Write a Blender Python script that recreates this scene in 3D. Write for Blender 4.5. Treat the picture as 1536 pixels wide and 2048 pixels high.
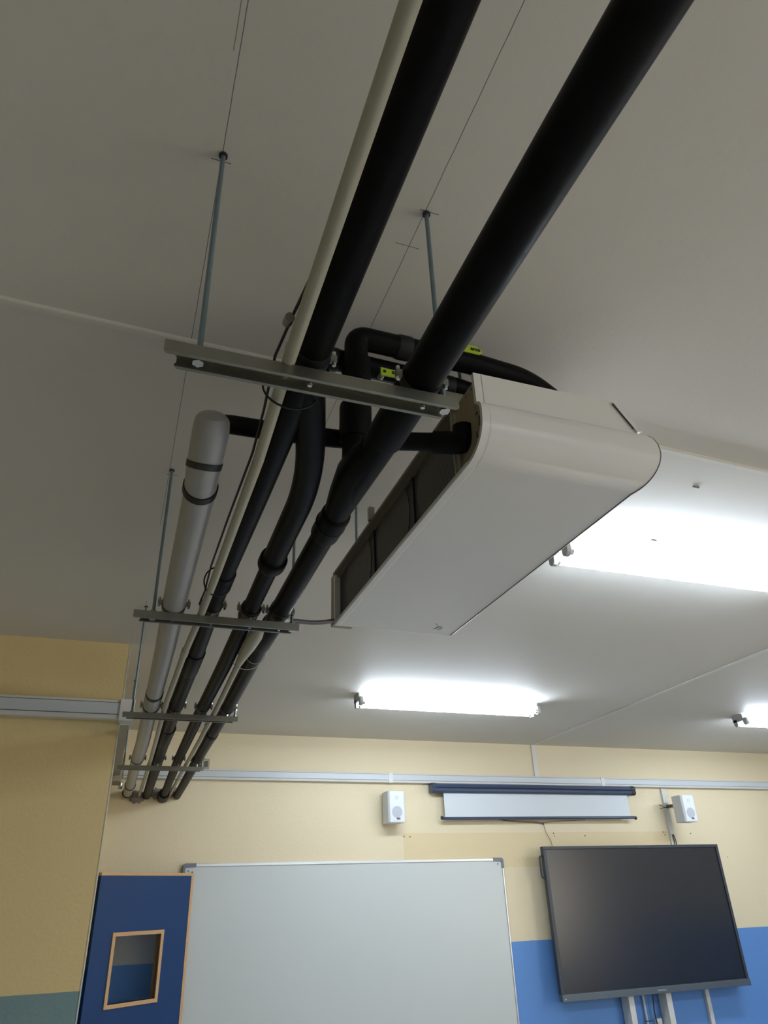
import bpy, bmesh, math
from mathutils import Vector, Matrix

for o in list(bpy.data.objects):
    bpy.data.objects.remove(o)
SC = bpy.context.scene
COL = SC.collection
EYE = 1.80            # height of the camera above the floor
CEIL = 2.925
FAR = 5.423           # far wall
def Z(z): return EYE + z

# ------------------------------------------------------------------ camera
R0 = (0.9415024060845534, -0.33537770314368076, -0.03309101949216817)
R1 = (0.13501141384335946, 0.4653289341542083, -0.8747804874200448)
R2 = (0.308780079456203, 0.8191402683746356, 0.48338812899992)
cd = bpy.data.cameras.new('camera')
cam = bpy.data.objects.new('camera', cd); COL.objects.link(cam)
cd.sensor_fit = 'AUTO'; cd.sensor_width = 36.0
cd.lens = 1408.88 / 2048 * 36.0
cd.clip_start = 0.02
m = Matrix((R0, tuple(-v for v in R1), tuple(-v for v in R2))).transposed().to_4x4()
m.translation = (0, 0, EYE)
cam.matrix_world = m
SC.camera = cam

# ------------------------------------------------------------------ world, lights, exposure
TUBE_STRENGTH = 60.0
w = bpy.data.worlds.new('world'); SC.world = w; w.use_nodes = True
w.node_tree.nodes['Background'].inputs[0].default_value = (0.75, 0.87, 1.0, 1)
w.node_tree.nodes['Background'].inputs[1].default_value = 0.3
def area(name, loc, rot, sx, sy, power, color):
    l = bpy.data.lights.new(name, 'AREA'); l.shape = 'RECTANGLE'; l.size = sx; l.size_y = sy
    l.energy = power; l.color = color
    o = bpy.data.objects.new(name, l); COL.objects.link(o); o.location = loc; o.rotation_euler = rot
    return o
# unseen warm fill light added by the right hand wall, behind the camera
area('added_side_fill', (6.40, -1.2, 1.75), (0, math.radians(90), 0), 1.3, 3.0, 96.0, (1.0, 0.90, 0.73))
SC.view_settings.view_transform = 'Standard'
SC.view_settings.look = 'None'
SC.view_settings.gamma = 1.0
SC.view_settings.exposure = 0.38
SC.view_settings.use_curve_mapping = False
SC.cycles.diffuse_bounces = 7
SC.cycles.max_bounces = 12
SC.cycles.sample_clamp_indirect = 6.0

# ------------------------------------------------------------------ materials
def srgb(r, g, b):
    def f(c):
        c /= 255.0
        return c / 12.92 if c <= 0.04045 else ((c + 0.055) / 1.055) ** 2.4
    return (f(r), f(g), f(b), 1.0)
def mat(name, col, rough=0.6, metal=0.0, bump=0.0, scale=200.0, spec=0.5, vary=0.0, vscale=6.0, coat=0.0):
    M = bpy.data.materials.new(name); M.use_nodes = True
    nt = M.node_tree; b = nt.nodes['Principled BSDF']
    b.inputs['Base Color'].default_value = col
    b.inputs['Roughness'].default_value = rough
    b.inputs['Metallic'].default_value = metal
    b.inputs['Specular IOR Level'].default_value = spec
    b.inputs['Coat Weight'].default_value = coat
    tc = nt.nodes.new('ShaderNodeTexCoord')
    if vary > 0:
        n = nt.nodes.new('ShaderNodeTexNoise'); n.inputs['Scale'].default_value = vscale
        n.inputs['Detail'].default_value = 5
        nt.links.new(tc.outputs['Object'], n.inputs['Vector'])
        mx = nt.nodes.new('ShaderNodeMix'); mx.data_type = 'RGBA'
        mx.inputs[6].default_value = tuple(c * (1 - vary) for c in col[:3]) + (1,)
        mx.inputs[7].default_value = tuple(min(1, c * (1 + vary)) for c in col[:3]) + (1,)
        nt.links.new(n.outputs['Fac'], mx.inputs[0])
        nt.links.new(mx.outputs[2], b.inputs['Base Color'])
    if bump > 0:
        n2 = nt.nodes.new('ShaderNodeTexNoise'); n2.inputs['Scale'].default_value = scale
        n2.inputs['Detail'].default_value = 3
        nt.links.new(tc.outputs['Object'], n2.inputs['Vector'])
        bp = nt.nodes.new('ShaderNodeBump'); bp.inputs['Strength'].default_value = bump
        bp.inputs['Distance'].default_value = 0.002
        nt.links.new(n2.outputs['Fac'], bp.inputs['Height'])
        nt.links.new(bp.outputs['Normal'], b.inputs['Normal'])
    return M
def emis(name, col, s):
    M = bpy.data.materials.new(name); M.use_nodes = True
    b = M.node_tree.nodes['Principled BSDF']
    b.inputs['Base Color'].default_value = (0.9, 0.9, 0.9, 1)
    b.inputs['Emission Color'].default_value = col
    b.inputs['Emission Strength'].default_value = s
    return M

YEL = srgb(222, 209, 177)
YEL2 = srgb(212, 192, 142)
BLUE = srgb(96, 142, 204)
TEAL = srgb(116, 142, 146)
RUB = mat('black_rubber_foam', (0.0045, 0.0045, 0.005, 1), 0.45, bump=0.1, scale=500, spec=0.09)
RUB2 = mat('black_tape', (0.010, 0.010, 0.011, 1), 0.5, spec=0.3)
PVC = mat('grey_pvc', srgb(152, 152, 150), 0.38, vary=0.06, vscale=12, spec=0.4)
CONDM = mat('ivory_conduit', srgb(162, 160, 143), 0.45, spec=0.4)
ZINC = mat('galvanised_steel', srgb(146, 146, 136), 0.34, metal=0.85, vary=0.12, vscale=30)
ZROD = mat('zinc_threaded_rod', srgb(128, 146, 156), 0.4, metal=0.8, vary=0.1, vscale=60)
SCREWM = mat('bright_screw', srgb(210, 212, 210), 0.25, metal=0.9)
WHITE = mat('white_painted_metal', srgb(224, 223, 218), 0.30, spec=0.5, vary=0.01)
BEIGE = mat('beige_end_plate', srgb(166, 158, 138), 0.6)
INLET = None
WPLA = mat('white_plastic', srgb(214, 216, 214), 0.45)
GPLA = mat('grey_plastic_lid', srgb(196, 202, 206), 0.4)
DARKL = mat('dark_groove', srgb(90, 92, 92), 0.7)
TRIM = mat('white_painted_trim', srgb(206, 206, 202), 0.5)
CEILT = mat('ceiling_white_trunking', srgb(214, 211, 203), 0.5)
WOOD = mat('oak_edging', srgb(190, 152, 108), 0.5, vary=0.12, vscale=18)
DOORM = mat('blue_laminate', srgb(18, 54, 98), 0.5, spec=0.3, vary=0.03)
BOARDM = mat('whiteboard_enamel', srgb(196, 202, 200), 0.32, spec=0.4)
ALU = mat('brushed_aluminium', srgb(200, 202, 204), 0.35, metal=0.7)
CORNERM = mat('grey_corner_cap', srgb(112, 118, 126), 0.5)
TVF = mat('tv_bezel', srgb(52, 58, 66), 0.4, spec=0.4)
TVB = mat('tv_bottom_bar', srgb(84, 94, 102), 0.38, metal=0.2)
TVS = mat('tv_glass', srgb(32, 36, 43), 0.26, spec=0.5)
NAVY = mat('navy_screen_case', srgb(52, 66, 92), 0.35, spec=0.5)
CLOTH = mat('matte_white_screen', srgb(208, 214, 218), 0.85)
SPK = mat('speaker_white', srgb(214, 218, 222), 0.5)
SPKG = mat('speaker_grille', srgb(178, 184, 192), 0.7, bump=0.4, scale=900)
BLACKP = mat('black_plastic', (0.02, 0.02, 0.022, 1), 0.5)
GREEN = mat('lime_handle', srgb(178, 205, 52), 0.45)
INK = mat('black_ink', (0.01, 0.012, 0.01, 1), 0.6)
WIRE = mat('grey_wire', srgb(120, 108, 92), 0.6)
SEALM = mat('grey_foam_seal', srgb(128, 118, 112), 0.85, bump=0.9, scale=60, vary=0.2, vscale=25)
TUBEM = emis('fluorescent_tube', (0.77, 0.87, 1.0, 1), TUBE_STRENGTH)
HOLD = mat('lamp_holder', srgb(168, 172, 172), 0.5)
FLOORM = mat('terrazzo_floor', srgb(188, 184, 176), 0.5, vary=0.15, vscale=40)

def math_node(nt, op, a, b=None):
    n = nt.nodes.new('ShaderNodeMath'); n.operation = op
    for i, v in enumerate((a, b)):
        if v is None: continue
        if isinstance(v, (int, float)): n.inputs[i].default_value = v
        else: nt.links.new(v, n.inputs[i])
    return n.outputs[0]
def mixc(nt, f, a, b):
    n = nt.nodes.new('ShaderNodeMix'); n.data_type = 'RGBA'
    nt.links.new(f, n.inputs[0])
    for i, v in ((6, a), (7, b)):
        if isinstance(v, tuple): n.inputs[i].default_value = v
        else: nt.links.new(v, n.inputs[i])
    return n.outputs[2]
def box_mask(nt, c, lo, hi):
    return math_node(nt, 'MULTIPLY', math_node(nt, 'GREATER_THAN', c, lo), math_node(nt, 'LESS_THAN', c, hi))

def wall_mat(name, upper, lower, split, bump=0.35, patch=None):
    M = bpy.data.materials.new(name); M.use_nodes = True; nt = M.node_tree
    b = nt.nodes['Principled BSDF']; b.inputs['Roughness'].default_value = 0.55
    b.inputs['Specular IOR Level'].default_value = 0.3
    g = nt.nodes.new('ShaderNodeNewGeometry'); s = nt.nodes.new('ShaderNodeSeparateXYZ')
    nt.links.new(g.outputs['Position'], s.inputs[0])
    wob = nt.nodes.new('ShaderNodeTexNoise'); wob.inputs['Scale'].default_value = 9
    nt.links.new(g.outputs['Position'], wob.inputs['Vector'])
    z = math_node(nt, 'ADD', s.outputs[2], math_node(nt, 'MULTIPLY', wob.outputs['Fac'], 0.004))
    col = upper
    if patch:
        x0, x1, z0, z1, pc = patch
        f = math_node(nt, 'MULTIPLY', box_mask(nt, s.outputs[0], x0, x1), box_mask(nt, z, z0, z1))
        col = mixc(nt, f, upper, pc)
    f = math_node(nt, 'LESS_THAN', z, split)
    col = mixc(nt, f, col, lower)
    nt.links.new(col, b.inputs['Base Color'])
    n = nt.nodes.new('ShaderNodeTexNoise'); n.inputs['Scale'].default_value = 70; n.inputs['Detail'].default_value = 4
    nt.links.new(g.outputs['Position'], n.inputs['Vector'])
    bp = nt.nodes.new('ShaderNodeBump'); bp.inputs['Strength'].default_value = bump; bp.inputs['Distance'].default_value = 0.004
    nt.links.new(n.outputs['Fac'], bp.inputs['Height']); nt.links.new(bp.outputs['Normal'], b.inputs['Normal'])
    return M

def ceiling_mat():
    M = bpy.data.materials.new('painted_ceiling'); M.use_nodes = True; nt = M.node_tree
    b = nt.nodes['Principled BSDF']; b.inputs['Roughness'].default_value = 0.6
    b.inputs['Specular IOR Level'].default_value = 0.25
    g = nt.nodes.new('ShaderNodeNewGeometry'); s = nt.nodes.new('ShaderNodeSeparateXYZ')
    nt.links.new(g.outputs['Position'], s.inputs[0])
    n1 = nt.nodes.new('ShaderNodeTexNoise'); n1.inputs['Scale'].default_value = 22
    nt.links.new(g.outputs['Position'], n1.inputs['Vector'])
    x = math_node(nt, 'ADD', s.outputs[0], math_node(nt, 'MULTIPLY', n1.outputs['Fac'], 0.0016))
    base = srgb(210, 207, 199)
    def line(x0, y0, y1, hw):
        f = math_node(nt, 'LESS_THAN', math_node(nt, 'ABSOLUTE', math_node(nt, 'SUBTRACT', x, x0)), hw)
        return math_node(nt, 'MULTIPLY', f, box_mask(nt, s.outputs[1], y0, y1))
    def cross(y0, x0, x1, hw):
        f = math_node(nt, 'LESS_THAN', math_node(nt, 'ABSOLUTE', math_node(nt, 'SUBTRACT', s.outputs[1], y0)), hw)
        return math_node(nt, 'MULTIPLY', f, box_mask(nt, s.outputs[0], x0, x1))
    ls = [line(0.030, -0.5, 2.2, 0.00075), line(0.021, -0.5, 0.62, 0.0006), line(0.404, -0.5, 1.55, 0.00075),
          cross(0.807, 0.012, 0.046, 0.001), cross(0.79, 0.392, 0.430, 0.0009), cross(0.875, 0.375, 0.425, 0.0008),
          cross(1.868, 0.02, 0.055, 0.001), line(0.026, 2.9, 3.3, 0.0007)]
    f = ls[0]
    for q in ls[1:]: f = math_node(nt, 'MAXIMUM', f, q)
    f = math_node(nt, 'MULTIPLY', f, 0.75)
    col = mixc(nt, f, base, srgb(52, 44, 66))
    nt.links.new(col, b.inputs['Base Color'])
    n = nt.nodes.new('ShaderNodeTexNoise'); n.inputs['Scale'].default_value = 55; n.inputs['Detail'].default_value = 4
    nt.links.new(g.outputs['Position'], n.inputs['Vector'])
    bp = nt.nodes.new('ShaderNodeBump'); bp.inputs['Strength'].default_value = 0.12; bp.inputs['Distance'].default_value = 0.004
    nt.links.new(n.outputs['Fac'], bp.inputs['Height']); nt.links.new(bp.outputs['Normal'], b.inputs['Normal'])
    return M

def inlet_mat():
    """dark coil panel: fine mesh over three round fan mouths (world Y along the unit)"""
    M = bpy.data.materials.new('dark_inlet_mesh'); M.use_nodes = True; nt = M.node_tree
    b = nt.nodes['Principled BSDF']; b.inputs['Roughness'].default_value = 0.5
    b.inputs['Specular IOR Level'].default_value = 0.3
    tc = nt.nodes.new('ShaderNodeTexCoord'); s = nt.nodes.new('ShaderNodeSeparateXYZ')
    nt.links.new(tc.outputs['Object'], s.inputs[0])
    y, z = s.outputs[1], s.outputs[2]
    def grid(c):
        return math_node(nt, 'LESS_THAN', math_node(nt, 'PINGPONG', c, 0.0032), 0.0009)
    g = math_node(nt, 'MAXIMUM', grid(y), grid(z))
    col = mixc(nt, g, srgb(16, 18, 22), srgb(112, 112, 108))
    nt.links.new(col, b.inputs['Base Color'])
    return M
INLET = inlet_mat()
MESHBG = mat('dark_blue_filter', srgb(26, 31, 42), 0.5)

# ------------------------------------------------------------------ mesh helpers
def link(name, bm, material, parent=None, smooth=False, label=None, bevel=0.0):
    bmesh.ops.remove_doubles(bm, verts=bm.verts, dist=1e-6)
    bmesh.ops.recalc_face_normals(bm, faces=bm.faces)
    me = bpy.data.meshes.new(name); bm.to_mesh(me); bm.free()
    me.materials.append(material)
    o = bpy.data.objects.new(name, me); COL.objects.link(o)
    if parent:
        o.parent = parent
        o.matrix_parent_inverse = Matrix.Translation(parent.matrix_basis.translation).inverted() if parent.type == 'EMPTY' else Matrix()
    if smooth:
        for p in me.polygons: p.use_smooth = True
        try: me.set_sharp_from_angle(angle=math.radians(42))
        except Exception: pass
    if bevel > 0:
        md = o.modifiers.new('bevel', 'BEVEL'); md.width = bevel; md.segments = 2; md.limit_method = 'ANGLE'
    if label: o['label'] = label
    return o
def thing(name, label, cat, loc, group=None):
    o = bpy.data.objects.new(name, None); COL.objects.link(o); o.location = loc
    o.empty_display_size = 0.05
    o['label'] = label; o['category'] = cat
    if group: o['group'] = group
    return o
def tag(o, label, cat, group=None):
    o['label'] = label; o['category'] = cat
    if group: o['group'] = group
    return o
def struct(o):
    o['kind'] = 'structure'; return o
def box(bm, x0, x1, y0, y1, z0, z1):
    vs = [bm.verts.new((x, y, z)) for z in (z0, z1) for y in (y0, y1) for x in (x0, x1)]
    for f in ((0, 1, 3, 2), (4, 6, 7, 5), (0, 4, 5, 1), (2, 3, 7, 6), (0, 2, 6, 4), (1, 5, 7, 3)):
        bm.faces.new([vs[i] for i in f])
    return bm
def B(*a):
    bm = bmesh.new()
    if a: box(bm, *a)
    return bm
def fillet(pts, rad, n=6):
    """round the inner corners of a polyline; pts are (x, y, z)"""
    P = [Vector(p) for p in pts]; out = [P[0]]
    for i in range(1, len(P) - 1):
        a, b, c = P[i - 1], P[i], P[i + 1]
        d1, d2 = (a - b), (c - b)
        r = min(rad, d1.length * 0.45, d2.length * 0.45)
        s, e = b + d1.normalized() * r, b + d2.normalized() * r
        for k in range(n + 1):
            t = k / n
            out.append(s * (1 - t) ** 2 + b * 2 * t * (1 - t) + e * t * t)
    out.append(P[-1])
    return out
def tube(bm, pts, r, n=24, cap=True, closed=False):
    """sweep a circle; r is a number or a list with a radius per point"""
    P = [Vector(p) for p in pts]
    rs = r if isinstance(r, (list, tuple)) else [r] * len(P)
    rings = []; up = None
    N = len(P)
    for i, p in enumerate(P):
        if closed: t = (P[(i + 1) % N] - P[i - 1])
        elif i == 0: t = P[1] - P[0]
        elif i == N - 1: t = P[-1] - P[-2]
        else: t = (P[i + 1] - p).normalized() + (p - P[i - 1]).normalized()
        if t.length < 1e-9: t = P[min(i + 1, N - 1)] - P[max(i - 1, 0)]
        t.normalize()
        if up is None:
            up = Vector((0, 0, 1)) if abs(t.z) < 0.9 else Vector((0, 1, 0))
        up = (up - t * up.dot(t)).normalized()
        side = t.cross(up)
        rings.append([bm.verts.new(p + (up * math.cos(2 * math.pi * k / n) + side * math.sin(2 * math.pi * k / n)) * rs[i]) for k in range(n)])
    m_ = len(rings)
    for i in range(m_ if closed else m_ - 1):
        a, b = rings[i], rings[(i + 1) % m_]
        for k in range(n):
            bm.faces.new((a[k], a[(k + 1) % n], b[(k + 1) % n], b[k]))
    if cap and not closed:
        bm.faces.new(rings[0]); bm.faces.new(rings[-1])
    return bm
def T(pts, r, n=24, **k): return tube(bmesh.new(), pts, r, n, **k)
def collar(c, axis, r, length, material, parent, name='joint_sleeve', lip=0.004, n=28):
    """a slightly raised sleeve with soft ends round a pipe"""
    a = Vector(axis).normalized(); c = Vector(c); h = length / 2
    pts = [c - a * h, c - a * (h - 0.002), c - a * (h - 0.008), c + a * (h - 0.008), c + a * (h - 0.002), c + a * h]
    return link(name, T(pts, [r - lip, r - lip * 0.2, r, r, r - lip * 0.2, r - lip], n), material, parent, smooth=True)
def ring(c, axis, r, tr, material, parent, name='cable_tie', n=32):
    a = Vector(axis).normalized(); c = Vector(c)
    u = a.orthogonal().normalized(); v = a.cross(u)
    pts = [c + (u * math.cos(2 * math.pi * k / n) + v * math.sin(2 * math.pi * k / n)) * r for k in range(n)]
    return link(name, T(pts, tr, 8, closed=True), material, parent, smooth=True)
def band(c, axis, r, width, material, parent, name='tape_band', n=32):
    a = Vector(axis).normalized() * width / 2; c = Vector(c)
    return link(name, T([c - a, c + a], r, n), material, parent, smooth=True)
def prism(poly, axis, a0, a1):
    """extrude a polygon: axis 'x' -> poly in (y,z); 'y' -> (x,z); 'z' -> (x,y)"""
    bm = bmesh.new()
    def P(p, t):
        return {'x': (t, p[0], p[1]), 'y': (p[0], t, p[1]), 'z': (p[0], p[1], t)}[axis]
    A = [bm.verts.new(P(p, a0)) for p in poly]; C = [bm.verts.new(P(p, a1)) for p in poly]
    n = len(poly)
    for i in range(n): bm.faces.new((A[i], A[(i + 1) % n], C[(i + 1) % n], C[i]))
    bm.faces.new(A); bm.faces.new(C)
    return bm

# ------------------------------------------------------------------ structure
XL, XR, YR = -2.6, 6.5, -4.6
CEILM = ceiling_mat()
struct(link('ceiling', B(XL - .1, XR + .1, YR - .1, FAR + .1, CEIL, CEIL + .1), CEILM))
struct(link('floor', B(XL - .1, XR + .1, YR - .1, FAR + .1, -.1, 0), FLOORM))
FARM = wall_mat('far_wall_paint', YEL, BLUE, Z(-.291), patch=(2.10, 4.56, Z(.20), Z(.446), srgb(217, 200, 160)))
LEFTM = wall_mat('left_wall_paint', YEL2, TEAL, Z(-.263))
struct(link('wall_back', B(-.4, XR + .1, FAR, FAR + .1, 0, CEIL), FARM))
struct(link('wall_left', B(XL - .1, -.0135, 3.49, FAR + .0, 0, CEIL), LEFTM))
struct(link('wall_left_rear', B(XL - .1, XL, YR, 3.49, 0, CEIL), LEFTM))
struct(link('wall_right', B(XR, XR + .1, YR, FAR, 0, CEIL), FARM))
struct(link('wall_rear', B(XL, XR, YR - .1, YR, 0, CEIL), FARM))
# pale strip added at the corner for the light line of the side wall
struct(link('wall_light_line', B(-.0155, -.0115, 3.488, 3.492, 0, CEIL), TRIM))

def trunking(name, x0, x1, y0, y1, z0, z1, axis, face, label, lid=True, joints=()):
    """rectangular cable trunking: base, raised lid with a groove each side, joint covers"""
    t = thing(name, label, 'cable trunking', ((x0 + x1) / 2, (y0 + y1) / 2, z0))
    link('trunking_base', B(x0, x1, y0, y1, z0, z1), TRIM, t, bevel=.002)
    if lid and face == '-y':
        h = z1 - z0
        link('trunking_lid', B(x0, x1, y0 - .003, y0, z0 + h * .26, z1 - h * .16), GPLA, t)
        g = bmesh.new()
        box(g, x0, x1, y0 - .0012, y0, z0 + h * .225, z0 + h * .26); box(g, x0, x1, y0 - .0012, y0, z1 - h * .16, z1 - h * .125)
        link('lid_groove', g, DARKL, t)
        for xj in joints:
            link('joint_cover', B(xj - .018, xj + .018, y0 - .006, y1, z0 - .003, z1 + .003), WPLA, t, bevel=.002)
    return t
trunking('cable_trunking', .05, 6.45, FAR - .045, FAR - .0005, Z(.796), Z(.865), 'x', '-y',
         'long grey cable trunking running the width of the far wall above the speakers', joints=(2.0, 3.93))
bt = trunking('cable_trunking', -1.6, -.0135, 3.445, 3.49, Z(.760), Z(.845), 'x', '-y',
         'grey cable trunking across the projecting yellow wall at left')
link('corner_cover', B(-.022, .042, 3.435, 3.53, Z(.752), Z(.85)), WPLA, bt, bevel=.003)
# the run that turns the corner and goes back along the side wall
t = thing('cable_trunking', 'grey trunking going back along the side wall behind the pipes', 'cable trunking', (0, 4.3, Z(.77)))
link('trunking_base', B(-.0135, .028, 3.532, 5.10, Z(.772), Z(.845)), PVC, t)
t = thing('junction_box', 'pale junction box at the far corner left of the pipes', 'junction box', (.0, 5.2, Z(.70)))
link('box_body', B(-.0135, .040, 5.11, 5.30, Z(.735), Z(.88)), BEIGE, t, bevel=.004)
link('cable_gland', T([(.042, 5.2, Z(.735)), (.042, 5.2, Z(.70))], .012), SCREWM, t, smooth=True)
link('lid_screw', T([(.030, 5.108, Z(.82)), (.030, 5.100, Z(.82))], .010), SCREWM, t, smooth=True)
t = thing('junction_box', 'small beige switch box above the trunking right of the last pipe hanger', 'junction box', (.585, FAR, Z(.868)))
link('box_body', B(.560, .625, FAR - .045, FAR, Z(.866), Z(.935)), BEIGE, t, bevel=.003)
link('rocker', B(.588, .612, FAR - .049, FAR - .045, Z(.878), Z(.918)), DARKL, t)

def slim_trunk(name, bm, label, material=CEILT, cat='cable trunking'):
    return tag(link(name, bm, material, bevel=.001), label, cat)
# ceiling runs
g = thing('ceiling_trunking', 'slim white trunking crossing the ceiling above the pipes and fan coil', 'cable trunking', (1, 1.26, CEIL - .012))
bm = bmesh.new()
def slab_run(x0, y0, x1, y1, w_, z0, z1):
    bm = bmesh.new(); d = Vector((x1 - x0, y1 - y0, 0)).normalized(); n = Vector((-d.y, d.x, 0)) * w_ / 2
    c = [Vector((x0, y0, 0)) - n, Vector((x1, y1, 0)) - n, Vector((x1, y1, 0)) + n, Vector((x0, y0, 0)) + n]
    lo = [bm.verts.new((p.x, p.y, z0)) for p in c]; hi = [bm.verts.new((p.x, p.y, z1)) for p in c]
    for i in range(4): bm.faces.new((lo[i], lo[(i + 1) % 4], hi[(i + 1) % 4], hi[i]))
    bm.faces.new(lo); bm.faces.new(hi); return bm
link('trunking_base', slab_run(-2.55, 1.19, 6.4, 1.485, .018, CEIL - .007, CEIL), CEILT, g)
link('trunking_lid', slab_run(-2.55, 1.187, 6.4, 1.482, .010, CEIL - .009, CEIL - .007), CEILT, g)
slim_trunk('ceiling_trunking', slab_run(3.315, 5.42, 3.20, 1.6, .032, CEIL - .006, CEIL),
           'white trunking on the ceiling running to the top of the far wall between the lamps')
slim_trunk('wall_trunking', B(3.295, 3.335, FAR - .014, FAR, Z(.868), CEIL),
           'short white vertical trunking between ceiling and long trunking on the far wall')
t = thing('wall_trunking', 'white vertical trunking with black cables beside the right speaker', 'cable trunking', (4.57, FAR, Z(.3)))
link('trunking_base', B(4.545, 4.59, FAR - .020, FAR, Z(.42), Z(.788)), TRIM, t, bevel=.001)
link('trunking_base', B(4.545, 4.560, FAR - .014, FAR, Z(.2), Z(.42)), TRIM, t)
link('cable', T([(4.572, FAR - .012, Z(.425)), (4.575, FAR - .016, Z(.36)), (4.568, FAR - .012, Z(.22))], .004, 10), BLACKP, t, smooth=True)
link('cable', T([(4.582, FAR - .012, Z(.425)), (4.590, FAR - .018, Z(.36)), (4.578, FAR - .012, Z(.22))], .004, 10), BLACKP, t, smooth=True)

# ------------------------------------------------------------------ ceiling lamps
def lamp(x0, x1, y, label, reach=1.0):
    t = thing('fluorescent_lamp', label, 'lamp', ((x0 + x1) / 2, y, CEIL), 'fluorescent ceiling lamps')
    zc = CEIL
    link('batten', prism([(y - .020, zc), (y - .016, zc - .045), (y + .016, zc - .045), (y + .020, zc)], 'x', x0 + .01, x1 - .01), WPLA, t)
    link('reflector', prism([(y + .062, zc), (y + .066, zc), (y + .070, zc - .052), (y + .066, zc - .052)], 'x', x0 + .01, x1 - .01), WPLA, t)
    for s in (-1, 1):
        yy = y + s * .043
        link('fluorescent_tube', T([(x0 + .022, yy, zc - .062), (x1 - .022, yy, zc - .062)], .013, 16), TUBEM, t, smooth=True)
    for xe, d in ((x0, 1), (x1, -1)):
        link('end_plate', prism([(y - .030, zc), (y - .030, zc - .05), (y + .066, zc - .05), (y + .066, zc)], 'x', xe, xe + d * .008), HOLD, t)
        for s in (-1, 1):
            yy = y + s * .043
            hb = prism([(yy - .017, zc - .030), (yy - .017, zc - .072), (yy - .009, zc - .082), (yy + .009, zc - .082), (yy + .017, zc - .072), (yy + .017, zc - .030)], 'x', xe, xe + d * .020)
            link('lamp_holder', hb, HOLD, t, bevel=.002)
            link('end_cap', T([(xe + d * .020, yy, zc - .062), (xe + d * .034, yy, zc - .062)], .0134, 16), SCREWM, t, smooth=True)
    return t
lamp(1.335, 2.585, 4.13, 'lit fluorescent batten on the ceiling in front of the projection screen')
lamp(1.385, 2.635, 1.93, 'lit fluorescent batten nearest the fan coil unit, its left end hidden by it')
lamp(4.29, 5.54, 4.10, 'lit fluorescent batten cut off by the right edge of the photo')
lamp(4.29, 5.54, 1.93, 'added unseen fluorescent batten on the right of the ceiling beside the near one')  # added lamp outside the view, raises the room brightness
lamp(1.385, 2.635, -2.6, 'added unseen fluorescent batten at the back of the room, left')  # unseen lamp added behind the camera for cool light on the fan coil
lamp(4.29, 5.54, -2.6, 'added unseen fluorescent batten at the back of the room, right')  # second added rear lamp, out of view, lifts the overall light

# ------------------------------------------------------------------ pipes
def yline(pts, z=None):
    return [(p[0], p[1], Z(p[2] if len(p) > 2 else z)) for p in pts]
PZ = .718
# left main
A = thing('insulated_pipe', 'thick black insulated pipe running along the left beside the pale conduit', 'pipe', (.19, .8, Z(PZ)))
a_pts = yline([(.192, -4.6), (.192, .3), (.191, .80), (.190, 1.2), (.186, 1.62), (.188, 1.9), (.192, 2.4), (.192, 3.05), (.205, 4.1, .715), (.213, 4.5, .705), (.222, 5.415, .690)], PZ)
link('insulation_sleeve', T(a_pts, [.0265, .0265, .027, .0255, .024, .024, .027, .029, .030, .029, .027], 32), RUB, A, smooth=True)
collar((.187, 1.66, Z(PZ)), (0, 1, 0), .0275, .10, RUB, A)
collar((.191, 2.36, Z(PZ)), (0, 1, 0), .0300, .22, RUB, A)
collar((.199, 3.55, Z(PZ - .001)), (0, 1, 0), .0325, .35, RUB, A)
collar((.191, .80, Z(PZ)), (0, 1, 0), .0285, .06, RUB2, A)
# branch pipe off the left main
Bp = thing('insulated_pipe', 'black insulated branch pipe that forks off the left pipe and runs between the two', 'pipe', (.29, 1.2, Z(PZ)))
b_ctrl = yline([(.196, .83), (.225, .93), (.262, 1.07), (.280, 1.20), (.284, 1.50), (.290, 1.88), (.298, 2.4), (.300, 3.05), (.312, 4.1, .715), (.322, 4.75, .70), (.330, 5.20, .690), (.330, 5.415, .680)], PZ)
bf = fillet(b_ctrl, .06)
br = []
for p in bf:
    br.append(.0265 if p.y < 1.52 else (.0225 if p.y < 2.2 else .0245))
link('insulation_sleeve', T(bf, br, 32), RUB, Bp, smooth=True)
collar((.2845, 1.52, Z(PZ)), (0, 1, 0), .0335, .045, RUB, Bp, 'reducer_ring', lip=.008)
collar((.290, 1.86, Z(PZ)), (0, 1, 0), .0275, .07, RUB2, Bp)
link('pipe_end_wrap', T([(.330, 5.28, Z(.688)), (.330, 5.415, Z(.680))], [.036, .040], 24), RUB2, Bp, smooth=True)
# right main
Cp = thing('insulated_pipe', 'thickest black insulated pipe, rightmost of the long runs, passing under the fan coil pipes', 'pipe', (.37, .8, Z(PZ)))
c_pts = yline([(.368, -4.6), (.369, .2), (.370, .80), (.368, .95), (.364, 1.25), (.368, 1.6), (.371, 1.84), (.374, 2.13), (.398, 2.97), (.412, 4.1, .715), (.416, 4.5, .705), (.424, 5.415, .690)], PZ)
link('insulation_sleeve', T(c_pts, [.033, .033, .032, .0305, .026, .027, .0285, .0275, .0265, .027, .0265, .026], 32), RUB, Cp, smooth=True)
collar((.369, .885, Z(PZ)), (0, 1, 0), .0335, .16, RUB, Cp)
link('tee_wrap', T([(.366, 1.00, Z(.720)), (.362, 1.04, Z(.724)), (.358, 1.10, Z(.728)), (.360, 1.17, Z(.722)), (.364, 1.25, Z(PZ))], [.030, .0345, .0365, .033, .0265], 32), RUB, Cp, smooth=True)
collar((.365, 1.30, Z(PZ)), (0, 1, 0), .0320, .10, RUB, Cp)
ring((.3645, 1.295, Z(PZ)), (0, 1, .15), .0325, .0016, RUB2, Cp)
collar((.371, 1.84, Z(PZ)), (0, 1, 0), .0305, .07, RUB2, Cp)
collar((.373, 2.03, Z(PZ)), (0, 1, 0), .0325, .20, RUB, Cp)
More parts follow.
